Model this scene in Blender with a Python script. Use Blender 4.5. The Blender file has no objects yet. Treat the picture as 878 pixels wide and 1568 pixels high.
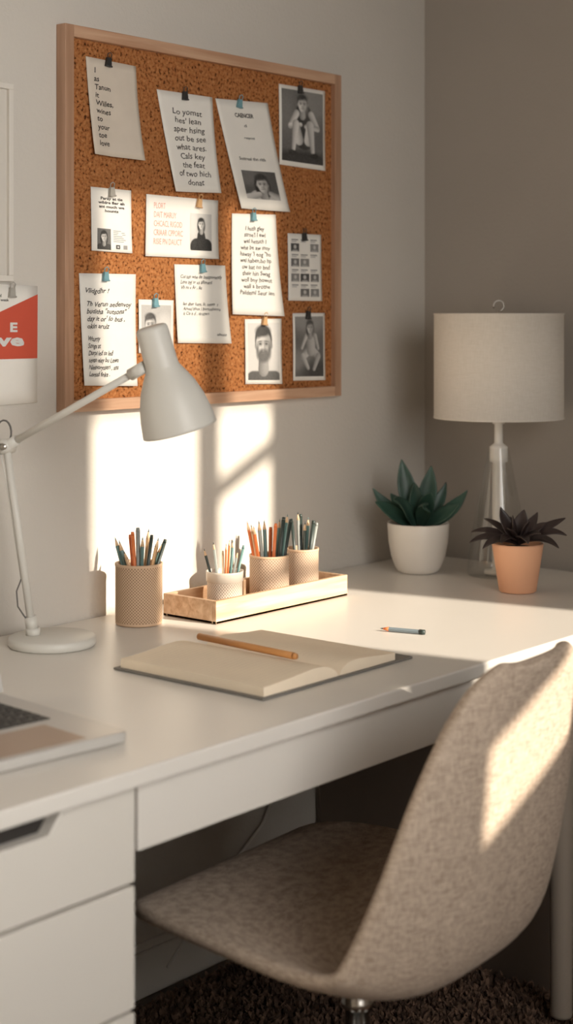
import bpy, math, random
import numpy as np
from mathutils import Vector, Matrix
random.seed(7)
scene=bpy.context.scene
scene.view_settings.view_transform='Standard'
COL=scene.collection
R=Vector((.6455,-.7638,0)); F=Vector((.7638,.6455,0)); U=Vector((0,0,1))

# ---------------------------------------------------------------- materials
def mat(name,col,rough=.5,metal=0,nscale=0,namt=0,bump=0,bscale=None,trans=0,spec=.5,coat=0,sheen=0,detail=4):
    m=bpy.data.materials.new(name); m.use_nodes=True
    nt=m.node_tree; b=nt.nodes['Principled BSDF']
    b.inputs['Base Color'].default_value=(*col,1); b.inputs['Roughness'].default_value=rough
    b.inputs['Metallic'].default_value=metal; b.inputs['Specular IOR Level'].default_value=spec
    b.inputs['Transmission Weight'].default_value=trans; b.inputs['Coat Weight'].default_value=coat
    b.inputs['Sheen Weight'].default_value=sheen
    if namt or bump:
        tc=nt.nodes.new('ShaderNodeTexCoord')
        if namt:
            n=nt.nodes.new('ShaderNodeTexNoise'); n.inputs['Scale'].default_value=nscale; n.inputs['Detail'].default_value=detail
            nt.links.new(tc.outputs['Object'],n.inputs['Vector'])
            r=nt.nodes.new('ShaderNodeValToRGB')
            r.color_ramp.elements[0].position=.3; r.color_ramp.elements[1].position=.7
            r.color_ramp.elements[0].color=(*[max(0,c*(1-namt)) for c in col],1)
            r.color_ramp.elements[1].color=(*[min(1,c*(1+namt)) for c in col],1)
            nt.links.new(n.outputs['Fac'],r.inputs['Fac']); nt.links.new(r.outputs['Color'],b.inputs['Base Color'])
        if bump:
            n2=nt.nodes.new('ShaderNodeTexNoise'); n2.inputs['Scale'].default_value=bscale or nscale; n2.inputs['Detail'].default_value=6
            nt.links.new(tc.outputs['Object'],n2.inputs['Vector'])
            bp=nt.nodes.new('ShaderNodeBump'); bp.inputs['Strength'].default_value=bump; bp.inputs['Distance'].default_value=.002
            nt.links.new(n2.outputs['Fac'],bp.inputs['Height']); nt.links.new(bp.outputs['Normal'],b.inputs['Normal'])
    return m

def wood(name,c1,c2,axis=0,scale=60,rough=.5):
    m=bpy.data.materials.new(name); m.use_nodes=True; nt=m.node_tree; b=nt.nodes['Principled BSDF']
    b.inputs['Roughness'].default_value=rough
    tc=nt.nodes.new('ShaderNodeTexCoord'); mp=nt.nodes.new('ShaderNodeMapping')
    s=[scale]*3; s[axis]=scale*.06; mp.inputs['Scale'].default_value=s
    n=nt.nodes.new('ShaderNodeTexNoise'); n.inputs['Scale'].default_value=1; n.inputs['Detail'].default_value=5; n.inputs['Distortion'].default_value=.6
    r=nt.nodes.new('ShaderNodeValToRGB'); r.color_ramp.elements[0].position=.35; r.color_ramp.elements[1].position=.65
    r.color_ramp.elements[0].color=(*c1,1); r.color_ramp.elements[1].color=(*c2,1)
    nt.links.new(tc.outputs['Object'],mp.inputs['Vector']); nt.links.new(mp.outputs['Vector'],n.inputs['Vector'])
    nt.links.new(n.outputs['Fac'],r.inputs['Fac']); nt.links.new(r.outputs['Color'],b.inputs['Base Color'])
    return m

def cork():
    m=bpy.data.materials.new('cork'); m.use_nodes=True; nt=m.node_tree; b=nt.nodes['Principled BSDF']
    b.inputs['Roughness'].default_value=.9; b.inputs['Specular IOR Level'].default_value=.1
    tc=nt.nodes.new('ShaderNodeTexCoord')
    v=nt.nodes.new('ShaderNodeTexVoronoi'); v.inputs['Scale'].default_value=300
    nt.links.new(tc.outputs['Object'],v.inputs['Vector'])
    n=nt.nodes.new('ShaderNodeTexNoise'); n.inputs['Scale'].default_value=170; n.inputs['Detail'].default_value=5
    nt.links.new(tc.outputs['Object'],n.inputs['Vector'])
    r=nt.nodes.new('ShaderNodeValToRGB'); cr=r.color_ramp
    cr.elements[0].position=.33; cr.elements[0].color=(.065,.024,.009,1)
    cr.elements[1].position=.70; cr.elements[1].color=(.45,.20,.078,1)
    e=cr.elements.new(.43); e.color=(.32,.118,.038,1)
    nt.links.new(n.outputs['Fac'],r.inputs['Fac'])
    mx=nt.nodes.new('ShaderNodeMix'); mx.data_type='RGBA'; mx.blend_type='MULTIPLY'; mx.inputs[0].default_value=.3
    hs=nt.nodes.new('ShaderNodeHueSaturation'); hs.inputs['Saturation'].default_value=0; hs.inputs['Value'].default_value=1.5
    nt.links.new(v.outputs['Color'],hs.inputs['Color'])
    nt.links.new(r.outputs['Color'],mx.inputs[6]); nt.links.new(hs.outputs['Color'],mx.inputs[7])
    nt.links.new(mx.outputs[2],b.inputs['Base Color'])
    bp=nt.nodes.new('ShaderNodeBump'); bp.inputs['Strength'].default_value=.4; bp.inputs['Distance'].default_value=.001
    nt.links.new(n.outputs['Fac'],bp.inputs['Height']); nt.links.new(bp.outputs['Normal'],b.inputs['Normal'])
    return m

def woven(name,c_hi,c_lo,nu,nv):
    m=bpy.data.materials.new(name); m.use_nodes=True; nt=m.node_tree; b=nt.nodes['Principled BSDF']
    b.inputs['Roughness'].default_value=.75
    tc=nt.nodes.new('ShaderNodeTexCoord'); mp=nt.nodes.new('ShaderNodeMapping')
    mp.inputs['Scale'].default_value=(nu,nv,1)
    sh=nt.nodes.new('ShaderNodeVectorRotate'); sh.rotation_type='Z_AXIS'; sh.inputs['Angle'].default_value=math.radians(45)
    v=nt.nodes.new('ShaderNodeTexVoronoi'); v.voronoi_dimensions='2D'; v.inputs['Scale'].default_value=1; v.inputs['Randomness'].default_value=0
    nt.links.new(tc.outputs['UV'],mp.inputs['Vector']); nt.links.new(mp.outputs['Vector'],sh.inputs['Vector']); nt.links.new(sh.outputs['Vector'],v.inputs['Vector'])
    r=nt.nodes.new('ShaderNodeValToRGB'); r.color_ramp.elements[0].position=.24; r.color_ramp.elements[1].position=.44
    r.color_ramp.elements[0].color=(*c_lo,1); r.color_ramp.elements[1].color=(*c_hi,1)
    nt.links.new(v.outputs['Distance'],r.inputs['Fac']); nt.links.new(r.outputs['Color'],b.inputs['Base Color'])
    bp=nt.nodes.new('ShaderNodeBump'); bp.inputs['Strength'].default_value=.8; bp.inputs['Distance'].default_value=.001
    nt.links.new(v.outputs['Distance'],bp.inputs['Height']); nt.links.new(bp.outputs['Normal'],b.inputs['Normal'])
    return m

def fabric(name,c1,c2,scale=900,trans=0):
    m=bpy.data.materials.new(name); m.use_nodes=True; nt=m.node_tree; b=nt.nodes['Principled BSDF']
    b.inputs['Roughness'].default_value=.95; b.inputs['Specular IOR Level'].default_value=.1; b.inputs['Sheen Weight'].default_value=.05
    tc=nt.nodes.new('ShaderNodeTexCoord')
    ns=[]
    for k,sc in enumerate([(scale,scale,scale*.12),(scale*.12,scale*.12,scale)]):
        mp=nt.nodes.new('ShaderNodeMapping'); mp.inputs['Scale'].default_value=sc
        n=nt.nodes.new('ShaderNodeTexNoise'); n.inputs['Scale'].default_value=1; n.inputs['Detail'].default_value=2
        nt.links.new(tc.outputs['Object'],mp.inputs['Vector']); nt.links.new(mp.outputs['Vector'],n.inputs['Vector']); ns.append(n)
    ad=nt.nodes.new('ShaderNodeMath'); ad.operation='ADD'
    nt.links.new(ns[0].outputs['Fac'],ad.inputs[0]); nt.links.new(ns[1].outputs['Fac'],ad.inputs[1])
    r=nt.nodes.new('ShaderNodeValToRGB'); r.color_ramp.elements[0].position=.38; r.color_ramp.elements[1].position=.62
    hf=nt.nodes.new('ShaderNodeMath'); hf.operation='MULTIPLY'; hf.inputs[1].default_value=.5
    nt.links.new(ad.outputs[0],hf.inputs[0]); nt.links.new(hf.outputs[0],r.inputs['Fac'])
    r.color_ramp.elements[0].color=(*c1,1); r.color_ramp.elements[1].color=(*c2,1)
    nt.links.new(r.outputs['Color'],b.inputs['Base Color'])
    bp=nt.nodes.new('ShaderNodeBump'); bp.inputs['Strength'].default_value=.35; bp.inputs['Distance'].default_value=.001
    nt.links.new(hf.outputs[0],bp.inputs['Height']); nt.links.new(bp.outputs['Normal'],b.inputs['Normal'])
    if trans:
        tl=nt.nodes.new('ShaderNodeBsdfTranslucent'); tl.inputs['Color'].default_value=(*c2,1)
        ms=nt.nodes.new('ShaderNodeMixShader'); ms.inputs[0].default_value=trans
        nt.links.new(b.outputs[0],ms.inputs[1]); nt.links.new(tl.outputs[0],ms.inputs[2])
        nt.links.new(ms.outputs[0],nt.nodes['Material Output'].inputs['Surface'])
    return m

def sheer(name,col,t):
    m=bpy.data.materials.new(name); m.use_nodes=True; nt=m.node_tree
    b=nt.nodes['Principled BSDF']; b.inputs['Base Color'].default_value=(*col,1)
    tr=nt.nodes.new('ShaderNodeBsdfTransparent'); ms=nt.nodes.new('ShaderNodeMixShader'); ms.inputs[0].default_value=t
    nt.links.new(b.outputs[0],ms.inputs[1]); nt.links.new(tr.outputs[0],ms.inputs[2])
    nt.links.new(ms.outputs[0],nt.nodes['Material Output'].inputs['Surface']); return m

def glass(name):
    m=bpy.data.materials.new(name); m.use_nodes=True; nt=m.node_tree
    nt.nodes.remove(nt.nodes['Principled BSDF'])
    tr=nt.nodes.new('ShaderNodeBsdfTransparent'); tr.inputs['Color'].default_value=(.93,.935,.93,1)
    gl=nt.nodes.new('ShaderNodeBsdfGlossy'); gl.inputs['Roughness'].default_value=.05; gl.inputs['Color'].default_value=(.95,.95,.95,1)
    lw=nt.nodes.new('ShaderNodeLayerWeight'); lw.inputs['Blend'].default_value=.5
    pw=nt.nodes.new('ShaderNodeMath'); pw.operation='POWER'; pw.inputs[1].default_value=3
    sc=nt.nodes.new('ShaderNodeMath'); sc.operation='MULTIPLY_ADD'; sc.inputs[1].default_value=.6; sc.inputs[2].default_value=.06
    nt.links.new(lw.outputs['Facing'],pw.inputs[0]); nt.links.new(pw.outputs[0],sc.inputs[0])
    ms=nt.nodes.new('ShaderNodeMixShader')
    nt.links.new(sc.outputs[0],ms.inputs[0]); nt.links.new(tr.outputs[0],ms.inputs[1]); nt.links.new(gl.outputs[0],ms.inputs[2])
    nt.links.new(ms.outputs[0],nt.nodes['Material Output'].inputs['Surface']); return m

def photomat():
    m=bpy.data.materials.new('photo_print'); m.use_nodes=True; nt=m.node_tree; b=nt.nodes['Principled BSDF']
    b.inputs['Roughness'].default_value=.5
    at=nt.nodes.new('ShaderNodeAttribute'); at.attribute_name='tone'
    nt.links.new(at.outputs['Color'],b.inputs['Base Color']); return m

M={}
M['photo']=photomat()
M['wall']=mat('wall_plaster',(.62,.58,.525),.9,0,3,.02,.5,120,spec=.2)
M['wallr']=mat('wall_plaster_side_shaded',(.41,.37,.325),.9,0,3,.02,.3,140,spec=.2)  # darker than the back wall: its shade is put into the colour
M['trim']=mat('trim_paint',(.70,.66,.60),.5,0,4,.02)
M['legp']=mat('leg_paint',(.40,.34,.28),.5,0,4,.02)
M['floor']=wood('floor_wood',(.10,.07,.05),(.17,.12,.08),0,30)
M['ceil']=mat('ceiling_paint',(.66,.62,.57),.9,0,3,.02)
M['desk']=mat('desk_lacquer',(.76,.72,.665),.33,0,3,.015,.03,60)
M['cab']=mat('cabinet_lacquer',(.71,.67,.61),.45,0,3,.015)
M['dark']=mat('dark_gap',(.03,.025,.022),.8,0,20,.1)
M['side']=mat('panel_brown',(.14,.10,.075),.7,0,8,.05)
M['cork']=cork()
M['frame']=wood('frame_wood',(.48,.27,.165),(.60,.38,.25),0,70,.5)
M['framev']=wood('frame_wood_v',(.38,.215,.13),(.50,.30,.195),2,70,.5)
M['pine']=wood('pine_wood',(.54,.33,.19),(.74,.52,.34),0,75,.55)
M['paper']=mat('paper_white',(.82,.79,.735),.85,0,25,.02,.1,60,spec=.2)
M['paperc']=mat('paper_cream',(.66,.58,.49),.85,0,25,.03,.1,60,spec=.2)
M['page']=mat('page_cream',(.90,.77,.60),.85,0,12,.03,spec=.2)
G={}
def grey(v):
    k=round(v,2)
    if k not in G: G[k]=mat('print_%d'%int(k*100),(k,k*.98,k*.95),.6,0,30,.08)
    return G[k]
M['ink']=mat('ink',(.035,.03,.027),.8,0,50,.1)
M['inkred']=mat('ink_red',(.72,.36,.28),.8,0,50,.1)
M['red']=mat('poster_red',(.58,.085,.045),.6,0,10,.05)
M['lamp']=mat('lamp_paint',(.66,.64,.59),.42,0,8,.01)
M['lampd']=mat('lamp_cable',(.12,.11,.10),.5,0,8,.05)
M['brass']=mat('joint_metal',(.45,.42,.38),.35,1,8,.05)
M['ceramic']=mat('ceramic_white',(.80,.75,.68),.35,0,10,.02)
M['peach']=mat('terracotta_peach',(.88,.48,.29),.6,0,10,.03)
M['soil']=mat('soil',(.05,.035,.025),.95,0,60,.3,.8,200)
M['leafg']=mat('leaf_green',(.030,.072,.052),.40,0,14,.35)
M['leafb']=mat('leaf_burgundy',(.042,.028,.026),.38,0,14,.4)
M['shade']=fabric('lamp_shade_linen',(.86,.81,.73),(.94,.89,.82),500,.3)
M['white']=mat('white_enamel',(.88,.85,.80),.35,0,8,.02)
M['glass']=glass('clear_glass')
M['chair']=fabric('chair_fabric',(.33,.250,.190),(.58,.47,.375),560)
M['chrome']=mat('chrome',(.75,.73,.70),.22,1,8,.03)
M['black']=mat('black_plastic',(.03,.03,.03),.45,0,8,.1)
M['rug']=mat('rug_yarn',(.15,.09,.060),.95,0,60,.6)
M['alu']=mat('laptop_aluminium',(.66,.64,.61),.38,.5,8,.01)
M['key']=mat('laptop_key',(.035,.033,.03),.5,0,8,.1)
M['pad']=mat('laptop_trackpad_reflection',(.46,.33,.24),.3,.3,8,.02)  # brown is a reflection put into the base colour
M['screen']=mat('laptop_screen',(.02,.02,.022),.15,0,8,.1)
M['cover']=mat('notebook_cover',(.19,.175,.155),.6,0,20,.05)
M['pencil_o']=mat('pencil_wood_orange',(.62,.28,.09),.45,0,20,.1)
M['p_teal']=mat('pencil_teal',(.12,.22,.21),.45,0,20,.05)
M['p_dark']=mat('pencil_dark',(.03,.045,.04),.4,0,20,.05)
M['p_orange']=mat('pencil_orange',(.75,.20,.06),.45,0,20,.05)
M['p_grey']=mat('pencil_grey',(.30,.32,.30),.45,0,20,.05)
M['p_blue']=mat('pencil_blue_grey',(.22,.27,.30),.45,0,20,.05)
M['p_tan']=mat('pencil_tan',(.55,.34,.18),.5,0,20,.05)
M['p_wood']=mat('pencil_sharpened',(.75,.52,.32),.7,0,20,.05)
M['cupA']=woven('woven_rattan',(.64,.45,.30),(.28,.17,.10),66,26)
M['cupC']=woven('woven_light',(.66,.50,.37),(.34,.23,.15),56,18)
M['cupB']=woven('woven_white',(.72,.63,.53),(.38,.28,.21),56,12)
M['rim']=mat('cup_rim',(.64,.44,.29),.6,0,20,.05)
M['rule']=mat('page_rule',(.74,.62,.48),.8,0,20,.05)
M['rimc']=mat('cup_plastic_rim',(.70,.63,.54),.4,0,20,.03)
M['clipk']=mat('clip_black',(.03,.03,.03),.4,0,8,.1)
M['clipb']=mat('clip_blue',(.16,.33,.38),.5,0,8,.05)
M['clipg']=mat('clip_grey',(.4,.38,.34),.5,0,8,.05)
M['clipt']=mat('clip_tan',(.60,.36,.17),.5,0,8,.05)
M['sheer']=sheer('sun_dimming_sheer',(.8,.78,.72),.60)

# ---------------------------------------------------------------- mesh builder
class MB:
    def __init__(s): s.v=[]; s.f=[]; s.m=[]; s.uv=[]; s.mats=[]; s.sm=[]
    def mi(s,m):
        if m not in s.mats: s.mats.append(m)
        return s.mats.index(m)
    def add(s,vs,fs,m,uvs=None,smooth=False):
        o=len(s.v); s.v+= [Vector(x) for x in vs]; k=s.mi(m)
        for i,f in enumerate(fs):
            s.f.append([o+j for j in f]); s.m.append(k); s.sm.append(smooth)
            s.uv.append(uvs[i] if uvs else None)
    def box(s,a,b,m,T=None):
        (x0,y0,z0),(x1,y1,z1)=a,b
        vs=[Vector(p) for p in [(x0,y0,z0),(x1,y0,z0),(x1,y1,z0),(x0,y1,z0),(x0,y0,z1),(x1,y0,z1),(x1,y1,z1),(x0,y1,z1)]]
        if T: vs=[T@p for p in vs]
        s.add(vs,[(0,3,2,1),(4,5,6,7),(0,1,5,4),(1,2,6,5),(2,3,7,6),(3,0,4,7)],m)
    def prism(s,poly,z0,z1,m,T=None,smooth=False):
        n=len(poly); vs=[Vector((x,y,z0)) for x,y in poly]+[Vector((x,y,z1)) for x,y in poly]
        if T: vs=[T@p for p in vs]
        s.add(vs,[tuple(reversed(range(n))),tuple(range(n,2*n))]+[(i,(i+1)%n,n+(i+1)%n,n+i) for i in range(n)],m,smooth=smooth)
    def lathe(s,prof,m,T=None,n=48,smooth=True):
        vs=[];fs=[];uvs=[]
        tot=0; L=[0]
        for i in range(1,len(prof)): tot+=math.dist(prof[i],prof[i-1]); L.append(tot)
        for r,z in prof:
            for k in range(n):
                a=2*math.pi*k/n; p=Vector((r*math.cos(a),r*math.sin(a),z)); vs.append(T@p if T else p)
        for i in range(len(prof)-1):
            for k in range(n):
                k2=(k+1)%n
                fs.append((i*n+k,i*n+k2,(i+1)*n+k2,(i+1)*n+k))
                u0,u1=k/n,(k+1)/n; v0,v1=L[i]/max(tot,1e-9),L[i+1]/max(tot,1e-9)
                uvs.append([(u0,v0),(u1,v0),(u1,v1),(u0,v1)])
        s.add(vs,fs,m,uvs,smooth)
    def tube(s,pts,rad,m,n=10,caps=True,smooth=True):
        pts=[Vector(p) for p in pts]
        if not hasattr(rad,'__len__'): rad=[rad]*len(pts)
        vs=[];fs=[]; up=Vector((0.13,0.21,.97)); prev=None
        for i,p in enumerate(pts):
            d=(pts[min(i+1,len(pts)-1)]-pts[max(i-1,0)]).normalized()
            if prev is None:
                a=d.cross(up)
                if a.length<.1: a=d.cross(Vector((1,0,0)))
                a.normalize()
            else:
                a=(prev-d*prev.dot(d)).normalized()
            prev=a; b=d.cross(a)
            for k in range(n):
                t=2*math.pi*k/n; vs.append(p+(a*math.cos(t)+b*math.sin(t))*rad[i])
        for i in range(len(pts)-1):
            for k in range(n): fs.append((i*n+k,i*n+(k+1)%n,(i+1)*n+(k+1)%n,(i+1)*n+k))
        if caps: fs.append(tuple(reversed(range(n)))); fs.append(tuple(range((len(pts)-1)*n,len(pts)*n)))
        s.add(vs,fs,m,smooth=smooth)
    def build(s,name,bevel=0,parent=None,subsurf=0,solid=0,seg=2):
        me=bpy.data.meshes.new(name); me.from_pydata([tuple(v) for v in s.v],[],s.f)
        for m in s.mats: me.materials.append(m)
        for p,k,sm in zip(me.polygons,s.m,s.sm): p.material_index=k; p.use_smooth=sm
        if any(u for u in s.uv):
            l=me.uv_layers.new(name='UVMap')
            for p,u in zip(me.polygons,s.uv):
                if u:
                    for li,c in zip(p.loop_indices,u): l.data[li].uv=c
        me.update(); o=bpy.data.objects.new(name,me); COL.objects.link(o)
        if solid:
            md=o.modifiers.new('solid','SOLIDIFY'); md.thickness=solid; md.offset=0
        if bevel:
            md=o.modifiers.new('bev','BEVEL'); md.width=bevel; md.segments=seg; md.limit_method='ANGLE'; md.angle_limit=math.radians(40)
        if subsurf:
            md=o.modifiers.new('sub','SUBSURF'); md.levels=subsurf; md.render_levels=subsurf
        if parent: par(o,parent)
        return o
def par(o,e):
    o.parent=e; o.matrix_parent_inverse=Matrix.Translation(-Vector(e.location))
def empty(name,loc):
    e=bpy.data.objects.new(name,None); e.location=loc; e.empty_display_size=.05; COL.objects.link(e); return e
def axisT(origin,axis):
    q=Vector(axis).to_track_quat('Z','Y'); return Matrix.Translation(Vector(origin))@q.to_matrix().to_4x4()

# ---------------------------------------------------------------- room
def boxo(name,a,b,m,bevel=0,parent=None):
    k=MB(); k.box(a,b,m); return k.build(name,bevel,parent)
XL,XR,YF,H=-.9,2.96,-2.6,2.7
boxo('floor',(XL-.1,YF-.1,-.1),(XR+.1,.1,0),M['floor'])
boxo('ceiling',(XL-.1,YF-.1,H),(XR+.1,.1,H+.1),M['ceil'])
boxo('wall_back',(XL-.1,0,0),(XR+.1,.1,H),M['wall'])
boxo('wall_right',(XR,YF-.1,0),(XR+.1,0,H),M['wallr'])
boxo('wall_left',(XL-.1,YF-.1,0),(XL,0,H),M['wall'])
k=MB(); y0,y1=YF-.1,YF  # unseen wall; openings shaped to cut the sun into patches
for (xa,xb,za,zb) in [(XL,.1,0,H),(.1,1.5,0,.9),(.1,1.5,2.35,H),(1.5,1.99,0,H),(1.99,2.25,0,1.18),(1.99,2.25,1.46,H),
                      (2.25,2.45,0,H),(2.45,2.955,0,1.385),(2.45,2.955,2.5,H),(2.955,2.96,0,H)]:
    k.box((xa,y0,za),(xb,y1,zb),M['wall'])
k.build('wall_front_sun_mask')
XZ=Matrix(((1,0,0,0),(0,0,1,0),(0,1,0,0),(0,0,0,1)))
w=empty('window_1',(2.7,YF,1.7))
k=MB(); k.box((2.722,YF-.03,1.72),(2.787,YF-.01,2.5),M['trim']); k.box((2.45,YF-.035,1.695),(2.955,YF-.015,1.715),M['trim'])
T=Matrix.Translation((2.85,YF-.02,1.945))@Matrix.Rotation(math.radians(-25),4,'Y')  # unseen slanted bar, added to throw a diagonal shadow band
k.box((-.12,-.005,-.02),(.12,.005,.02),M['trim'],T); k.build('mullion_shadow_bar',.001,w)
k=MB(); k.box((2.45,YF-.048,2.075),(2.955,YF-.046,2.5),M['sheer']); k.build('sun_dimming_sheer',0,w)  # unseen sheet, added to dim the sun on the corkboard
k=MB(); k.prism([(1.99,1.15),(2.26,1.15),(2.26,1.325),(1.99,1.215)],YF-.05,YF-.045,M['shade'],XZ)  # unseen slanted pieces, added to trim the sun patch on the chair
k.prism([(1.99,1.335),(2.26,1.455),(2.26,1.50),(1.99,1.50)],YF-.05,YF-.045,M['shade'],XZ); k.build('sun_mask_drape',0,w)
w=empty('fill_window',(.8,YF,1.6)); k=MB()  # made-up window, added as an opening for the fill light
for a,b in [((.1,YF-.06,.9),(.14,YF-.02,2.35)),((1.46,YF-.06,.9),(1.5,YF-.02,2.35)),((.14,YF-.06,.9),(1.46,YF-.02,.94)),((.14,YF-.06,2.31),(1.46,YF-.02,2.35)),((.78,YF-.06,.94),(.82,YF-.02,2.31))]:
    k.box(a,b,M['trim'])
k.build('fill_window_frame',.002,w)
k=MB(); k.box((1.335,-.014,0),(2.54,-.0005,.085),M['trim']); k.box((1.335,-.010,.085),(2.54,-.0005,.10),M['trim']); k.build('baseboard_back',.003)
boxo('baseboard_right',(XR-.014,YF+.01,0),(XR-.0005,-.02,.10),M['trim'],.003)

# ---------------------------------------------------------------- desk
DZ=.72
desk=empty('desk',(1.9,-.37,.4))
boxo('desktop',(.45,-.742,DZ-.0225),(2.93,-.004,DZ),M['desk'],.003,desk)
boxo('apron',(1.334,-.722,.612),(2.93,-.702,DZ-.0235),M['desk'],.0015,desk)
k=MB(); T=Matrix.Translation((2.418,-.675,0))
k.lathe([(0,.031),(.019,.031),(.0195,.036),(.022,DZ-.11),(.022,DZ-.024),(0,DZ-.024)],M['legp'],T,24); k.build('leg_1',0,desk)
cab=empty('drawer_cabinet',(.89,-.37,0))
k=MB(); k.box((.45,-.700,0.03),(1.328,-.03,DZ-.024),M['cab']); k.box((.47,-.69,0),(1.31,-.06,.03),M['dark']); k.build('carcass',.001,cab)
k=MB(); k.prism([(.453,.577),(1.329,.577),(1.329,.692),(1.212,.692),(1.192,.667),(.62,.667),(.60,.692),(.453,.692)],-.722,-.702,M['cab'],XZ); k.build('drawer_front_1',.0015,cab)
boxo('handle_recess_shade',(.60,-.7015,.66),(1.215,-.7005,.694),M['dark'],0,cab)  # thin dark sheet, paints the shade inside the handle slot
boxo('drawer_front_2',(.453,-.722,.424),(1.329,-.702,.572),M['cab'],.0015,cab)
boxo('drawer_front_3',(.453,-.722,.04),(1.329,-.702,.419),M['cab'],.0015,cab)
boxo('desk_side_panel',(2.55,-.70,0),(2.57,-.02,DZ-.0235),M['side'],.001)

# ---------------------------------------------------------------- rug
k=MB(); k.box((1.36,-1.6,.0005),(2.53,-.05,.010),M['rug'])
vs=[];fs=[]
for i in range(30000):
    x=random.uniform(1.365,2.52); y=random.uniform(-1.0,-.06)
    a=random.uniform(0,6.28); dx,dy=math.cos(a)*.0035,math.sin(a)*.0035; h=random.uniform(.010,.020); lx,ly=random.uniform(-.012,.012),random.uniform(-.012,.012)
    o=len(vs); vs+=[(x-dx,y-dy,.009),(x+dx,y+dy,.009),(x+dx+lx*.6,y+dy+ly*.6,.009+h*.7),(x-dx+lx*.6,y-dy+ly*.6,.009+h*.7),(x+lx,y+ly,.009+h*.95)]
    fs+=[(o,o+1,o+2,o+3),(o+3,o+2,o+4)]
k.add(vs,fs,M['rug']); k.build('shag_rug')

# ---------------------------------------------------------------- corkboard
X0,X1,Z0,Z1=1.84,2.62,1.092,1.773
cb=empty('corkboard',((X0+X1)/2,-.01,(Z0+Z1)/2))
boxo('cork_sheet',(X0+.015,-.0125,Z0+.015),(X1-.015,-.001,Z1-.015),M['cork'],0,cb)
fw=.021
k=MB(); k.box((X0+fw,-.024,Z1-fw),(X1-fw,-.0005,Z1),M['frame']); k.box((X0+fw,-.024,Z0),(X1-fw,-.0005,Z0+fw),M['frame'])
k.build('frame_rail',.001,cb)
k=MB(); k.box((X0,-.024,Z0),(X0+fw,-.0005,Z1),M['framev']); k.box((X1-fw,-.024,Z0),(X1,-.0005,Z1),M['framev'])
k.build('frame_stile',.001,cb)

def surf(c,curl,y0=-.0142,wob=.0015):
    (ax,az),(bx,bz),(cx,cz),(dx,dz)=c
    def S(u,v,e=0):
        x=(ax*(1-u)+bx*u)*(1-v)+(dx*(1-u)+cx*u)*v
        z=(az*(1-u)+bz*u)*(1-v)+(dz*(1-u)+cz*u)*v
        y=y0-curl*(max(0,v-.15)**2)*(.35+.65*abs(u-.35)*1.3)-wob*math.sin(math.pi*v)*math.sin(5*u+1)**2-e
        return Vector((x,y,z))
    return S
def textmesh(k,S,body,box,m,align='LEFT',shear=0,bold=.014,jit=0,e=.0006):
    cu=bpy.data.curves.new('t','FONT'); cu.body=body; cu.align_x=align; cu.size=1; cu.shear=shear; cu.offset=bold; cu.resolution_u=2; cu.space_line=1.05
    o=bpy.data.objects.new('t',cu); COL.objects.link(o); bpy.context.view_layer.update()
    me=bpy.data.meshes.new_from_object(o.evaluated_get(bpy.context.evaluated_depsgraph_get()))
    xs=[v.co.x for v in me.vertices]; ys=[v.co.y for v in me.vertices]
    x0,x1,y0,y1=min(xs),max(xs),min(ys),max(ys); u0,v0,u1,v1=box
    vs=[]
    for v in me.vertices:
        X=v.co.x; Y=v.co.y
        if jit: Y+=jit*math.sin(X*2.3+Y)+jit*.5*math.sin(X*7.1)
        a=(X-x0)/(x1-x0); b=(y1-Y)/(y1-y0)
        vs.append(S(u0+(u1-u0)*a,v0+(v1-v0)*b,e))
    k.add(vs,[tuple(p.vertices) for p in me.polygons],m)
    bpy.data.objects.remove(o); bpy.data.meshes.remove(me)
def quad(k,S,box,m,e=.0003,n=5):
    u0,v0,u1,v1=box; vs=[S(u0+(u1-u0)*i/n,v0+(v1-v0)*j/n,e) for j in range(n+1) for i in range(n+1)]
    k.add(vs,[(j*(n+1)+i,j*(n+1)+i+1,(j+1)*(n+1)+i+1,(j+1)*(n+1)+i) for j in range(n) for i in range(n)],m,smooth=True)

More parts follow.
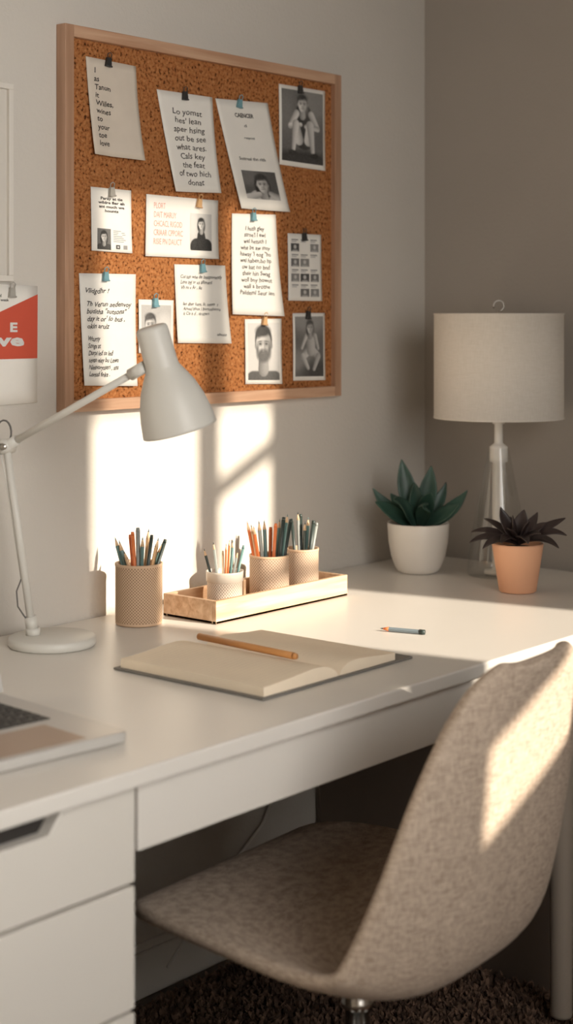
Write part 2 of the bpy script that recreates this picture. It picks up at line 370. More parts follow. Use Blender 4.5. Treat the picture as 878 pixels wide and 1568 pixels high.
# black-and-white photographic prints: tonal values computed per vertex of a fine grid
class Photo:
    def __init__(s,W,H,bg,seed=1):
        s.W,s.H=W,H; s.asp=H/W
        s.x,s.y=np.meshgrid(np.linspace(0,1,W),np.linspace(0,H/W,H))
        s.c=np.full((H,W),float(bg)); s.rng=np.random.default_rng(seed)
    def put(s,mask,val): s.c=s.c*(1-mask)+val*mask
    def sm(s,d,soft): return np.clip(.5-d/soft,0,1)
    def ell(s,cx,cy,rx,ry,v,soft=.02,rot=0,shade=0,sy=0):
        c,q=math.cos(rot),math.sin(rot); X=s.x-cx; Y=s.y-cy; a=(X*c+Y*q)/rx; b=(-X*q+Y*c)/ry
        r=np.sqrt(a*a+b*b); d=(r-1)*min(rx,ry)
        s.put(s.sm(d,soft),np.clip(v*(1+shade*a+sy*b)*(1-.25*np.clip(r,0,1)**3),0,1))
    def limb(s,a,b,wa,wb,v,soft=.02,shade=-.4):
        ax,ay=a; bx,by=b; dx,dy=bx-ax,by-ay; L2=dx*dx+dy*dy
        t=np.clip(((s.x-ax)*dx+(s.y-ay)*dy)/L2,0,1); px=ax+t*dx; py=ay+t*dy; w=wa+(wb-wa)*t
        dist=np.hypot(s.x-px,s.y-py); side=((s.x-px)*dy-(s.y-py)*dx)/math.sqrt(L2)/w
        s.put(s.sm(dist-w,soft),np.clip(v*(1+shade*side*(-1))*(1-.2*np.clip(dist/w,0,1)**2),0,1))
    def head(s,cx,cy,r,skin=.6,hair=.05,long=False,beard=False):
        ry=r*1.32
        if long:
            s.ell(cx,cy+r*.35,r*1.35,r*1.95,hair,.05,shade=.3)
        s.limb((cx,cy+ry*.5),(cx,cy+ry*1.45),r*.50,r*.62,skin*.55)
        s.ell(cx-r*.94,cy+.08*ry,r*.13,ry*.18,skin*.7); s.ell(cx+r*.94,cy+.08*ry,r*.13,ry*.18,skin*.5)
        s.ell(cx,cy-ry*.26,r*1.03,ry*.88,hair,.03,shade=-.3)
        # face: broad skull narrowing to jaw
        s.ell(cx,cy-ry*.02,r*.90,ry*.80,skin,.02,shade=-.32)
        s.ell(cx,cy+ry*.38,r*.70,ry*.60,skin*.97,.03,shade=-.34)
        s.ell(cx+r*.55,cy+ry*.25,r*.30,ry*.55,skin*.72,.12)
        if beard:
            g=hair*1.5+.05
            s.ell(cx,cy+ry*.66,r*.72,ry*.40,g,.07); s.ell(cx-r*.72,cy+ry*.32,r*.15,ry*.34,g,.06); s.ell(cx+r*.72,cy+ry*.32,r*.15,ry*.34,g*.8,.06)
        s.ell(cx-r*.05,cy-ry*.80,r*.88,ry*.34,hair,.06,shade=-.3); s.ell(cx-r*.55,cy-ry*.62,r*.36,ry*.22,hair*1.2,.08,rot=-.5)
        f=.018 if r>.15 else .012
        for sg in (-1,1):
            s.ell(cx+sg*r*.36,cy-ry*.04,r*.26,ry*.12,skin*.50,.05)
            s.ell(cx+sg*r*.36,cy-ry*.03,r*.13,ry*.045,.03,f); s.ell(cx+sg*r*.38,cy-ry*.19,r*.25,ry*.035,hair+.05,f,rot=sg*.12)
        s.ell(cx+r*.12,cy+ry*.14,r*.09,ry*.2,skin*.62,.04); s.ell(cx-r*.02,cy+ry*.12,r*.07,ry*.2,min(1,skin*1.15),.04)
        s.ell(cx,cy+ry*.31,r*.17,ry*.035,skin*.42,f*1.4)
        s.ell(cx,cy+ry*.52,r*.27,ry*.04,skin*.34,f*1.2)
        if not beard: s.ell(cx,cy+ry*.60,r*.2,ry*.035,skin*.88,f)
    def emit(s,S,box,parent,name='print_photo'):
        W,H=s.W,s.H; g=np.clip(s.c+s.rng.normal(0,.014,s.c.shape),.01,.9)
        u0,v0,u1,v1=box; vs=[tuple(S(u0+(u1-u0)*i/(W-1),v0+(v1-v0)*j/(H-1),.0005)) for j in range(H) for i in range(W)]
        fs=[(j*W+i,j*W+i+1,(j+1)*W+i+1,(j+1)*W+i) for j in range(H-1) for i in range(W-1)]
        me=bpy.data.meshes.new(name); me.from_pydata(vs,[],fs); me.materials.append(M['photo'])
        at=me.color_attributes.new('tone','FLOAT_COLOR','POINT'); gg=g.reshape(-1)
        at.data.foreach_set('color',np.stack([gg,gg*.97,gg*.93,np.ones_like(gg)],1).reshape(-1).astype(np.float32))
        o=bpy.data.objects.new(name,me); COL.objects.link(o); par(o,parent)

def clip(parent,x,z,m,w=.013,h=.022,y=-.017):
    k=MB()
    T=Matrix.Translation((x,y,z))@Matrix.Rotation(math.radians(random.uniform(-10,10)),4,'Y')
    k.prism([(-w/2,-h*.55),(w/2,-h*.55),(w*.36,h*.2),(-w*.36,h*.2)],-.0015,.004,m,T@Matrix(((1,0,0,0),(0,0,-1,0),(0,1,0,0),(0,0,0,1))))
    k.tube([T@Vector((-w*.3,-.002,h*.15)),T@Vector((-w*.38,-.004,h*.5)),T@Vector((0,-.005,h*.62)),T@Vector((w*.38,-.004,h*.5)),T@Vector((w*.3,-.002,h*.15))],.0009,m,6)
    k.tube([T@Vector((-w*.55,-.004,-h*.5)),T@Vector((w*.55,-.004,-h*.5))],.0016,m,6)
    k.build('binder_clip',0,parent)

def sheet(name,c,cl,cm,paper='paper',curl=.012,draw=None,n=14,clw=.013,photos=None):
    e=empty(name,(sum(p[0] for p in c)/4,-.015,sum(p[1] for p in c)/4))
    S=surf(c,curl); k=MB(); quad(k,S,(0,0,1,1),M[paper],0,n); k.build('sheet',0,e,solid=.0003)
    if draw:
        k=MB(); draw(k,S); k.build('print',0,e)
    if photos: photos(S,e)
    clip(e,cl[0],cl[1],M[cm],clw); return e
I=M['ink']
sheet('pinned_note',[(1.897,1.723),(2.021,1.72),(2.033,1.547),(1.911,1.55)],(1.949,1.722),'clipk','paperc',.02,
  lambda k,S:textmesh(k,S,"1\nas\nTanun\nit\nWiiles,\nwines\nto\nyour\ntoe\nlove",(.12,.10,.48,.90),I,jit=.05,shear=.1))
sheet('pinned_note',[(2.075,1.684),(2.227,1.685),(2.242,1.5),(2.119,1.496)],(2.147,1.683),'clipk','paper',.016,
  lambda k,S:textmesh(k,S,"Lo yomst\nhes' lean\naper hsing\nout be see\nwhat ares.\nCals key\nthe feat\nof two hich\ndonat",(.16,.16,.82,.93),I,'CENTER',jit=.05,shear=.1,bold=.008))
def d3(k,S):
    textmesh(k,S,"CAENCER",(.30,.115,.66,.155),I,'CENTER',bold=.03)
    textmesh(k,S,"d",(.44,.215,.49,.24),I); textmesh(k,S,"respost",(.40,.33,.60,.355),I)
    textmesh(k,S,"Sustreal thn rith",(.20,.515,.72,.545),I)
def p3(S,e):
    p=Photo(80,58,.09,3); p.ell(.15,.15,.5,.3,.16,.3)
    p.limb((.35,.75),(.7,.75),.25,.25,.42); p.head(.55,.34,.17,.58,.04,True); p.limb((.05,.70),(.42,.60),.10,.07,.5); p.limb((.95,.66),(.74,.56),.09,.06,.42)
    p.emit(S,(.18,.64,.86,.90),e)
sheet('pinned_note',[(2.236,1.684),(2.391,1.691),(2.451,1.474),(2.305,1.474)],(2.303,1.684),'clipb','paper',.014,d3,photos=p3)
def p4(S,e):
    p=Photo(90,118,.13,4); p.ell(.8,.1,.5,.5,.24,.4); p.ell(.1,.4,.3,.6,.2,.4); p.ell(.5,1.30,.8,.2,.05,.1)
    p.limb((.52,.42),(.55,.85),.19,.22,.05,.03)
    p.limb((.36,.42),(.20,.66),.07,.055,.6); p.limb((.20,.66),(.46,.62),.05,.04,.62)
    p.limb((.70,.42),(.86,.66),.07,.055,.5); p.limb((.86,.66),(.58,.64),.05,.04,.5)
    p.limb((.42,.90),(.34,.62),.10,.09,.62); p.limb((.34,.62),(.28,1.08),.085,.045,.6)
    p.limb((.64,.90),(.68,.62),.10,.09,.56); p.limb((.68,.62),(.74,1.10),.085,.045,.5)
    p.ell(.26,1.14,.10,.045,.04); p.ell(.78,1.16,.10,.045,.03)
    p.head(.50,.24,.115,.66,.05); p.emit(S,(.05,.045,.95,.94),e)
sheet('pinned_photo',[(2.426,1.734),(2.576,1.735),(2.574,1.567),(2.426,1.57)],(2.49,1.733),'clipk','paper',.004,photos=p4)
def d5(k,S):
    textmesh(k,S,"Paray at tie\nwildre fier eh\nant much we\nhounts",(.17,.14,.82,.38),I,'CENTER',bold=.03)
    for i in range(7): quad(k,S,(.54,.66+.028*i,.54+.30*(.6+.4*abs(math.sin(i*2.2))),.672+.028*i),grey(.35),.0005,1)
    quad(k,S,(.60,.885,.70,.95),grey(.06),.0005,1); quad(k,S,(.63,.905,.67,.93),grey(.6),.0008,1); quad(k,S,(.78,.885,.88,.95),grey(.3),.0005,1)
def p5(S,e):
    p=Photo(44,52,.15,5); p.limb((.2,1.15),(.8,1.15),.3,.3,.05); p.head(.5,.45,.22,.6,.04,True); p.emit(S,(.14,.64,.48,.97),e)
sheet('pinned_card',[(1.909,1.492),(2.009,1.491),(2.009,1.376),(1.909,1.378)],(1.957,1.489),'clipg','paper',.005,d5,photos=p5)
def d6(k,S):
    textmesh(k,S,"PLORT\nDAIT MARUY\nCHCACL RIGOD\nCRIAAR CPPORC\nRISIE PN DAUCT",(.10,.12,.50,.80),M['inkred'],bold=.0)
def p6(S,e):
    p=Photo(56,70,.60,6); p.ell(.1,.3,.3,.8,.68,.3); p.limb((.28,1.12),(.74,1.12),.28,.28,.03); p.limb((.5,.75),(.52,1.2),.18,.3,.03); p.head(.50,.36,.14,.72,.025,True); p.emit(S,(.60,.25,.90,.87),e)
sheet('pinned_card',[(2.048,1.487),(2.244,1.486),(2.242,1.372),(2.043,1.372)],(2.187,1.481),'clipt','paper',.006,d6,photos=p6)
sheet('pinned_note',[(2.284,1.463),(2.416,1.467),(2.432,1.261),(2.278,1.265)],(2.344,1.463),'clipb','paper',.016,
  lambda k,S:textmesh(k,S,"I huth gley\nstrne'l I ewl\nwel hetuch I\nwhe be aw mny\nhaway 'I eog \"ho\nwel haben,bo hp\nuw bat no bnd\ntheir hin Swag\nwoll bny howut\nwall a brotne\nPaildeml Seur ien",(.16,.12,.84,.80),I,'CENTER',jit=.05,bold=.008,shear=.1))
def d8(k,S):
    for r in range(4):
        y=.08+r*.225
        for q in range(3):
            quad(k,S,(.10+q*.28,y,.10+q*.28+.20,y+.02),grey(.3),.0005,1)
            quad(k,S,(.10+q*.28,y+.03,.10+q*.28+.15,y+.045),grey(.45),.0005,1)
def p8(S,e):
    for r in range(4):
        for q in range(3):
            if (r*3+q)%4==1: continue
            y=.08+r*.225; p=Photo(22,18,.08+.08*((r+q)%3),r*3+q); p.ell(.5,.35,.18,.22,.55,.05); p.limb((.3,.85),(.7,.85),.2,.2,.35,.05)
            p.emit(S,(.08+q*.29,y+.065,.08+q*.29+.25,y+.185),e)
sheet('pinned_contact_sheet',[(2.454,1.431),(2.563,1.432),(2.563,1.293),(2.454,1.293)],(2.503,1.429),'clipk','paper',.004,d8,photos=p8)
def d9(k,S):
    textmesh(k,S,"Vlidgdhr !",(.10,.13,.52,.19),I,shear=.35,jit=.06)
    textmesh(k,S,"Th Verun aedenvoy\nbuditha \"sutsons\"\nday it or' lo bus ,\nokin aruiz",(.10,.25,.92,.49),I,shear=.35,jit=.06)
    textmesh(k,S,"Wturny\nSongs at\nDurpl led ss led\nsevan eley bu Lews\nNieevorysseri , sns\nLomud finke .",(.10,.56,.66,.92),I,shear=.35,jit=.06)
sheet('pinned_letter',[(1.881,1.337),(2.021,1.338),(2.018,1.133),(1.889,1.138)],(1.942,1.336),'clipb','paper',.012,d9)
def p10(S,e):
    p=Photo(60,64,.50,10); p.ell(.8,.6,.4,.5,.62,.3); p.limb((.1,1.2),(.6,1.2),.3,.3,.3); p.head(.30,.48,.19,.68,.10); p.emit(S,(.07,.1,.93,.92),e)
sheet('pinned_photo',[(2.028,1.292),(2.120,1.291),(2.118,1.193),(2.027,1.193)],(2.068,1.290),'clipb','paper',.003,photos=p10)
def d11(k,S):
    textmesh(k,S,"Cul tun whe de Inseportently\nLens byj sr xs alliment\nVh ns v Ar , lle",(.10,.13,.92,.32),I,shear=.35,jit=.06,bold=.005)
    textmesh(k,S,"lan dher bam, Is, seom  s\nAmuid bhus i burtoshenna\nk Cis h d , drutwn",(.12,.48,.84,.65),I,shear=.35,jit=.06,bold=.005)
    textmesh(k,S,"ultesio",(.74,.87,.92,.905),I,shear=.35,jit=.06)
sheet('pinned_letter',[(2.122,1.359),(2.264,1.360),(2.276,1.2075),(2.127,1.2105)],(2.196,1.357),'clipb','paper',.010,d11)
def p12(S,e):
    p=Photo(84,98,.66,12); p.ell(.85,.3,.3,.8,.74,.4); p.limb((.16,1.24),(.84,1.24),.26,.26,.10,.03); p.head(.49,.44,.26,.60,.07,beard=True); p.emit(S,(.07,.06,.93,.94),e)
sheet('pinned_portrait',[(2.322,1.255),(2.434,1.256),(2.434,1.123),(2.322,1.1265)],(2.378,1.255),'clipt','paper',.004,photos=p12)
def p13(S,e):
    p=Photo(80,108,.14,13); p.ell(.5,.05,.8,.35,.30,.3); p.ell(.1,1.0,.5,.3,.26,.3); p.ell(.9,1.25,.6,.25,.06,.2)
    p.limb((.48,.78),(.28,.90),.10,.09,.5); p.limb((.28,.90),(.46,1.16),.08,.05,.48); p.limb((.62,.78),(.80,.90),.10,.09,.42); p.limb((.80,.90),(.66,1.18),.08,.05,.4)
    p.limb((.54,.46),(.56,.76),.15,.14,.40,.03); p.limb((.40,.44),(.24,.70),.06,.045,.5); p.limb((.70,.44),(.80,.72),.06,.045,.42)
    p.head(.53,.25,.105,.55,.08,True); p.emit(S,(.06,.05,.94,.94),e)
sheet('pinned_photo',[(2.470,1.267),(2.575,1.268),(2.575,1.1265),(2.470,1.1285)],(2.516,1.267),'clipk','paper',.003,photos=p13)

# left wall poster + frame
e=empty('wall_poster',(1.69,-.002,1.21)); S=surf([(1.58,1.318),(1.795,1.313),(1.793,1.1115),(1.58,1.108)],.002,-.003,0)
k=MB(); quad(k,S,(0,0,1,1),M['paper'],0,8); k.build('sheet',0,e,solid=.0003)
k=MB(); pts=[(0,.47),(1,.07),(1,.62),(0,.62)]
vs=[S(u,v,.0006) for u,v in pts]; k.add(vs,[(0,1,2,3)],M['red'])
textmesh(k,S,"E",(.715,.315,.79,.395),grey(.7),bold=.04,e=.0012); textmesh(k,S,"live",(.47,.410,.86,.515),grey(.7),bold=.04,e=.0012)
textmesh(k,S,"Inspo bord\nfor a new week",(.46,.08,.70,.14),I,bold=.01,e=.0012)
k.build('print',0,e); clip(e,1.735,1.305,M['clipg'],y=-.006)
e=empty('picture_frame',(1.56,-.01,1.49)); k=MB()
k.box((1.40,-.012,1.32),(1.735,-.0005,1.330),M['trim']);k.box((1.40,-.012,1.646),(1.735,-.0005,1.656),M['trim']);k.box((1.40,-.012,1.330),(1.410,-.0005,1.646),M['trim']);k.box((1.725,-.012,1.330),(1.735,-.0005,1.646),M['trim'])
k.build('frame',.001,e); boxo('mat_board',(1.410,-.005,1.330),(1.725,-.001,1.646),M['wall'],0,e)

# ---------------------------------------------------------------- desk lamp
dl=empty('desk_lamp',(1.719,-.128,DZ)); k=MB(); T=Matrix.Translation((1.719,-.128,DZ))
k.lathe([(0,.0005),(.069,.0005),(.0715,.003),(.0722,.008),(.0715,.014),(.068,.0165),(0,.0175)],M['lamp'],T,64); k.build('base',0,dl)
b0=Vector((1.700,-.102,DZ+.016)); top=Vector((1.653,-.091,1.0496)); arm1=Vector((1.7165,-.343,1.181))
k=MB(); k.tube([b0,b0.lerp(top,.5),top],.0064,M['lamp'],14)
k.tube([b0,b0+Vector((0,0,.012))],.012,M['lamp'],18)
k.tube([b0.lerp(top,.035),b0.lerp(top,.10)],.0100,M['lamp'],18)
k.tube([top,top.lerp(arm1,.5),arm1],.0060,M['lamp'],14)
k.tube([top+R*-.009-F*.009,top+R*.009+F*.009],.012,M['lamp'],20)
k.tube([top-R*.004-F*.016,top+R*.008+F*.014],.006,M['brass'],14)
k.tube([top.lerp(arm1,-.06),top.lerp(arm1,.08)],.0088,M['lamp'],14)
k.tube([arm1.lerp(top,.09),arm1.lerp(top,-.01)],.0098,M['lamp'],14)
k.build('arm',0,dl)
ax=Vector((.244,-.134,-.955)).normalized(); ht=Vector((1.720,-.356,1.245)); T=axisT(ht,ax)
k=MB(); k.lathe([(0,0),(.020,0),(.0235,.002),(.0252,.006),(.0262,.062),(.0275,.068),(.0345,.080),(.044,.098),(.0515,.120),(.0565,.144),(.0590,.164),(.0592,.168),(.0574,.168),(.0545,.146),(.049,.126),(.040,.106),(.030,.090),(.024,.074),(0,.072)],M['lamp'],T,64)
k.build('head',0,dl)
k=MB(); k.lathe([(0,.081),(.014,.081),(.020,.101),(.024,.121),(.018,.141),(0,.148)],M['white'],T,24); k.build('bulb',0,dl)
k=MB()
pts=[]
for i in range(15):
    a=-.6+i/14*5.2; pts.append(top+R*(-.004+.012*math.cos(a))+U*(.022+.020*math.sin(a)))
k.tube(pts,.0016,M['lampd'],8)
l=b0.lerp(top,.30); pts=[l+R*-.006,l+R*-.014-U*.02,l+R*-.012-U*.045,l+R*-.002-U*.06,l+R*.006-U*.07,l+R*.004-U*.075]
k.tube(pts,.0013,M['lampd'],8)
k.tube([top+R*-.01-U*.01,b0.lerp(top,.8)-R*.008,b0.lerp(top,.5)-R*.007,l-R*.006],.0013,M['lamp'],8)
k.build('cable',0,dl)

# ---------------------------------------------------------------- pencils and cups
def pencil(k,a,b,rad,m,tipm=None,sharp=True):
    a,b=Vector(a),Vector(b); d=(b-a).normalized(); L=(b-a).length
    c=b-d*rad*5.0
    if sharp:
        k.tube([a,c],rad,m,6,smooth=False)
        k.tube([c,c+(b-c)*.68],[rad,rad*.36],M['p_wood'],8)
        k.tube([c+(b-c)*.68,b],[rad*.36,.0002],tipm or M['p_dark'],8)
    else:
        k.tube([a,b-d*.006],rad,m,10); k.tube([b-d*.006,b],[rad*1.02,rad*.8],tipm or m,10)
def cup(name,c,r,h,mt,lst,sc,z0,rimz,rimm='rim',pr=.0034,clear=False):
    e=empty(name,(c[0],c[1],z0)); T=Matrix.Translation((c[0],c[1],z0)); k=MB()
    if not clear:
        k.lathe([(r*.985,.004),(r,.008),(r,h-.004)],M[mt],T,64)
        k.lathe([(r,h-.005),(r*1.02,h-.004),(r*1.02,h),(r*.94,h),(r*.93,h-.003),(r*.93,.006),(0,.005)],M[rimm],T,64)
    else:
        k.lathe([(r*.95,.004),(r*.95,h*.74)],M[mt],T,64)
        k.lathe([(r*.95,h*.74),(r,h*.76),(r*1.01,h-.003),(r*1.02,h),(r*.96,h),(r*.95,h*.76),(r*.9,h*.7),(r*.9,.006),(0,.005)],M[rimm],T,64)
    k.lathe([(0,.0005),(r*.98,.0005),(r*1.0,.003),(r*.985,.006)],M[rimm],T,64)
    k.build('cup',0,e)
    k=MB(); n=len(lst)
    for i,(dx,hh,mm) in enumerate(lst):
        lat=dx*sc; H=(hh)*sc
        dep=random.uniform(-.35,.35)*r*1.2
        rimc=Vector((c[0],c[1],z0+h))+R*max(-r*.82,min(r*.82,lat*.72))+F*dep*.6
        ti=Vector((c[0],c[1],z0+h+H))+R*lat+F*dep
        d=(ti-rimc).normalized(); bot=ti-d*((ti.z-(z0+.010))/max(d.z,.3))
        off=Vector((bot.x-c[0],bot.y-c[1],0))
        if off.length>r*.8: off=off.normalized()*r*.8
        bot=Vector((c[0]+off.x,c[1]+off.y,z0+.010))
        pencil(k,bot,ti,pr*random.uniform(.9,1.15),M[mm],M[mm] if mm in('p_orange','p_teal','p_dark') else None,sharp=random.random()<.6)
    k.build('pencils',0,e); return e
cup('pencil_cup',(1.939,-.106),.0414,.107,'cupA',[(-38,38,'p_teal'),(-31,34,'p_teal'),(-22,20,'p_wood'),(-14,42,'p_orange'),(-9,48,'p_orange'),(-1,54,'p_grey'),(7,42,'p_teal'),(14,50,'p_tan'),(21,44,'p_dark'),(30,38,'p_tan'),(41,36,'p_dark'),(36,30,'p_teal')],.00115,DZ+.0005,0)
tz=DZ+.0065
cup('pencil_cup',(2.095,-.168),.0335,.074,'cupB',[(-32,34,'p_dark'),(-17,45,'p_grey'),(-3,30,'p_wood'),(2,40,'p_orange'),(7,46,'p_orange'),(13,48,'p_teal'),(20,30,'p_grey'),(29,38,'p_teal')],.00118,tz,0,'rimc',.0024,True)
cup('pencil_cup',(2.245,-.145),.0375,.084,'cupC',[(-34,50,'p_orange'),(-28,46,'p_wood'),(-24,44,'p_orange'),(-16,52,'p_grey'),(-8,52,'p_teal'),(2,40,'p_orange'),(10,48,'p_orange'),(16,54,'p_teal'),(22,58,'p_dark'),(28,62,'p_teal'),(33,52,'p_dark')],.00124,tz,0)
cup('pencil_cup',(2.338,-.148),.0325,.086,'cupC',[(-16,44,'p_dark'),(-6,54,'p_grey'),(-2,50,'p_dark'),(5,40,'p_dark'),(10,46,'p_teal'),(18,42,'p_dark'),(23,38,'p_grey')],.00127,tz,0)
k=MB(); x0,x1,ya,yb=2.018,2.392,-.218,-.088; zt=DZ+.041; z0=DZ+.0005
k.box((x0,ya,z0),(x1,yb,z0+.0055),M['pine']); t=.009
k.box((x0,ya,z0),(x1,ya+t,zt),M['pine']); k.box((x0,yb-t,z0),(x1,yb,zt),M['pine']); k.box((x0,ya+t,z0),(x0+t,yb-t,zt),M['pine']); k.box((x1-t,ya+t,z0),(x1,yb-t,zt),M['pine'])
k.box((2.165,yb-t-.055,z0+.005),(2.171,yb-t,zt+.012),M['pine'])
k.build('wooden_desk_tray',.001)

# ---------------------------------------------------------------- notebook + pencils
nb=empty('open_notebook',(1.842,-.485,DZ)); z=DZ+.0006
k=MB(); k.box((1.660,-.639,z),(1.836,-.335,z+.0032),M['cover']); k.box((1.840,-.639,z),(2.020,-.335,z+.0032),M['cover']); k.box((1.834,-.639,z),(1.842,-.335,z+.0025),M['cover']); k.build('cover',.001,nb)
def pages(name,xs,w,sgn,hh,ya,yb):
    N=22; prof=[]
    for i in range(N+1):
        t=i/N; h=hh*(1-math.exp(-t*9))*(1.15-.50*t)+.0010*math.sin(t*6); prof.append((xs+sgn*w*t,h))
    k=MB(); vs=[];n=len(prof)
    for y in (ya,yb):
        for x,h in prof: vs.append((x,y,z+.0033+h))
    for y in (ya,yb):
        for x,h in prof: vs.append((x,y,z+.0033))
    fs=[(i,i+1,n+i+1,n+i) for i in range(n-1)]
    k.add(vs,fs,M['page'],smooth=True)
    k.add(vs,[(2*n+i,2*n+i+1,i+1,i) for i in range(n-1)]+[(3*n+i+1,3*n+i,n+i,n+i+1) for i in range(n-1)]+[(n-1,2*n-1,4*n-1,3*n-1)],M['page'])
    vs=[];fs=[]
    y=ya+.02
    while y<yb-.02:
        o=len(vs)
        for x,h in prof[3:-2]: vs+=[(x,y,z+.0035+h),(x,y+.0006,z+.0035+h)]
        m=len(prof)-5
        fs+=[(o+2*i,o+2*i+2,o+2*i+3,o+2*i+1) for i in range(m-1)]; y+=.0095
    k.add(vs,fs,M['rule'])
    k.build(name,0,nb)
pages('left_pages',1.838,.171,-1,.021,-.634,-.344); pages('right_pages',1.838,.142,1,.018,-.634,-.356)
k=MB(); pencil(k,(1.818,-.366,z+.0300),(1.804,-.580,z+.0300),.0054,M['pencil_o'],M['pencil_o'],False); k.build('wooden_pencil')
a=Vector((2.162,-.469,DZ+.0044)); b=Vector((2.184,-.547,DZ+.0044)); d=(b-a).normalized()
k=MB(); k.tube([a+d*.016,b-d*.010],.0040,M['p_blue'],6,smooth=False); k.tube([b-d*.010,b],.0042,M['p_dark'],8); k.tube([a+d*.016,a+d*.005],[.0040,.0014],M['p_orange'],8); k.tube([a+d*.005,a],[.0014,.0003],M['p_dark'],8); k.build('loose_pencil')

# ---------------------------------------------------------------- plants
def leaf(k,base,tip,width,m,bend,nrm,n=12,fold=.22):
    base,tip=Vector(base),Vector(tip); mid=(base+tip)/2+Vector(bend)
    rows=[];W=6
    for i in range(n+1):
        t=i/n; p=base*(1-t)**2+mid*2*t*(1-t)+tip*t*t
        d=((mid-base)*(1-t)+(tip-mid)*t).normalized()
        s=d.cross(Vector(nrm)).normalized(); up=s.cross(d).normalized()
        w=width*max(.02,math.sin(math.pi*min(1,(t*.86+.14)))**.75*(1 if t<.55 else 1-.35*((t-.55)/.45)**2))
        if t>.97: w=width*.03
        rows.append([p+s*w*(j/W*2-1)+up*(fold*w*((j/W*2-1)**2)) for j in range(W+1)])
    vs=[q for r in rows for q in r]; c=W+1
    k.add(vs,[(i*c+j,i*c+j+1,(i+1)*c+j+1,(i+1)*c+j) for i in range(n) for j in range(W)],m,smooth=True)
C=-F
e=empty('succulent_plant',(2.712,-.158,DZ)); T=Matrix.Translation((2.712,-.158,DZ+.0005)); k=MB()
k.lathe([(0,0),(.038,0),(.043,.003),(.049,.012),(.0575,.035),(.063,.065),(.0655,.102),(.0645,.105),(.061,.104),(.059,.092),(0,.091)],M['ceramic'],T,64); k.build('pot',0,e)
k=MB(); k.lathe([(0,.096),(.04,.095),(.0592,.092)],M['soil'],T,32); k.build('soil',0,e)
k=MB(); c0=Vector((2.712,-.158,DZ+.100)); u=3.315/2400
def LF(px,py,dep,w,bx=0,bu=.0,nr=None,bo=0):
    base=c0+R*bo+F*dep*.1
    tip=Vector((2.712,-.158,0))+R*((px-641)*u)+F*dep+U*(1.26-(py-485)*u*(1+dep/3.3))
    leaf(k,base,tip,w*1.12,M['leafg'],R*bx+U*bu,nr or (C+U*.5))
LF(616,703,.01,.0185,-.008,.014,bo=-.005)
LF(661,713,.0,.0185,.006,.010,bo=.006)
LF(686,738,.03,.012,.014,.0,bo=.01)
LF(715,750,-.02,.0145,.010,-.016,bo=.015)
LF(700,772,-.05,.013,.012,.006,bo=.015)
LF(571,747,-.01,.014,-.008,-.014,bo=-.015)
LF(573,768,-.045,.014,-.010,.010,bo=-.015)
LF(600,755,.03,.012,-.01,.012,bo=-.01)
LF(600,766,-.075,.019,-.008,.024,nr=(C+U*.9),bo=-.004)
LF(656,754,-.06,.016,.006,.02,bo=.004)
LF(634,738,-.02,.015,.0,.012,bo=0)
LF(648,772,-.08,.015,.004,.018,bo=.004)
k.build('leaves',0,e,subsurf=1,solid=.0036)
e=empty('burgundy_succulent',(2.646,-.444,DZ)); T=Matrix.Translation((2.646,-.444,DZ+.0005)); k=MB()
k.lathe([(0,0),(.0335,0),(.0365,.002),(.0500,.090),(.0507,.0945),(.0485,.0955),(.046,.0945),(.045,.084),(0,.083)],M['peach'],T,64); k.build('pot',0,e)
k=MB(); k.lathe([(0,.089),(.03,.087),(.0452,.084)],M['soil'],T,32); k.build('soil',0,e)
k=MB(); c0=Vector((2.646,-.444,DZ+.094)); u=3.08/2400
for px,py,dep,w,bx,bu in [(718,830,-.01,.011,-.012,.026),(724,818,.03,.010,-.01,.026),(745,798,.04,.009,-.006,.018),(768,777,.01,.014,-.010,.004),(782,786,-.03,.012,-.006,.006),(803,780,.0,.016,.0,.008),(806,794,-.04,.014,.004,.008),(826,786,.02,.012,.008,.004),(838,800,.0,.011,.010,.012),(868,794,.01,.012,.014,.010),(866,818,-.02,.012,.012,.028),(850,834,-.05,.012,.01,.028),(760,824,-.07,.012,-.006,.024),(800,824,-.08,.013,.0,.028),(735,836,-.04,.011,-.01,.026),(775,806,-.04,.013,-.004,.014),(786,795,.04,.010,0,.01),(822,812,-.05,.013,.006,.016)]:
    tip=Vector((2.646,-.444,0))+R*((px-793)*u)+F*dep+U*(1.26-(py-485)*u)
    leaf(k,c0,tip,w,M['leafb'],R*bx+U*bu,C*.6+U)
k.build('leaves',0,e,subsurf=1,solid=.0026)

# ---------------------------------------------------------------- table lamp
LX,LY=2.792,-.307
e=empty('table_lamp',(LX,LY,DZ)); T=Matrix.Translation((LX,LY,0)); k=MB()
k.lathe([(.136,1.048),(.136,1.0515),(.1352,1.052),(.1352,1.2635),(.136,1.264),(.136,1.267),(.1335,1.267),(.1335,1.048),(.136,1.048)],M['shade'],T,96); k.build('shade',0,e)
k=MB(); k.lathe([(0,DZ+.0005),(.064,DZ+.0005),(.0655,DZ+.004),(.064,.76),(.046,.86),(.030,.94),(.0215,.985)],M['glass'],T,64); k.build('glass_base',0,e)
k=MB(); k.lathe([(0,DZ+.003),(.03,DZ+.003),(.03,DZ+.010),(.0135,DZ+.012),(.0135,.955),(.0190,.957),(.0190,.988),(.014,.992),(.009,.996),(.0085,1.035),(.013,1.036),(.013,1.05),(.006,1.052),(.005,1.264),(0,1.264)],M['white'],T,32); k.build('stem',0,e)
k=MB()
for a in (0,2.094,4.189): k.tube([(LX,LY,1.225),(LX+.134*math.cos(a),LY+.134*math.sin(a),1.255)],.0015,M['brass'],8)
k.tube([Vector((LX,LY,1.26)),Vector((LX,LY,1.272))],.003,M['brass'],8)
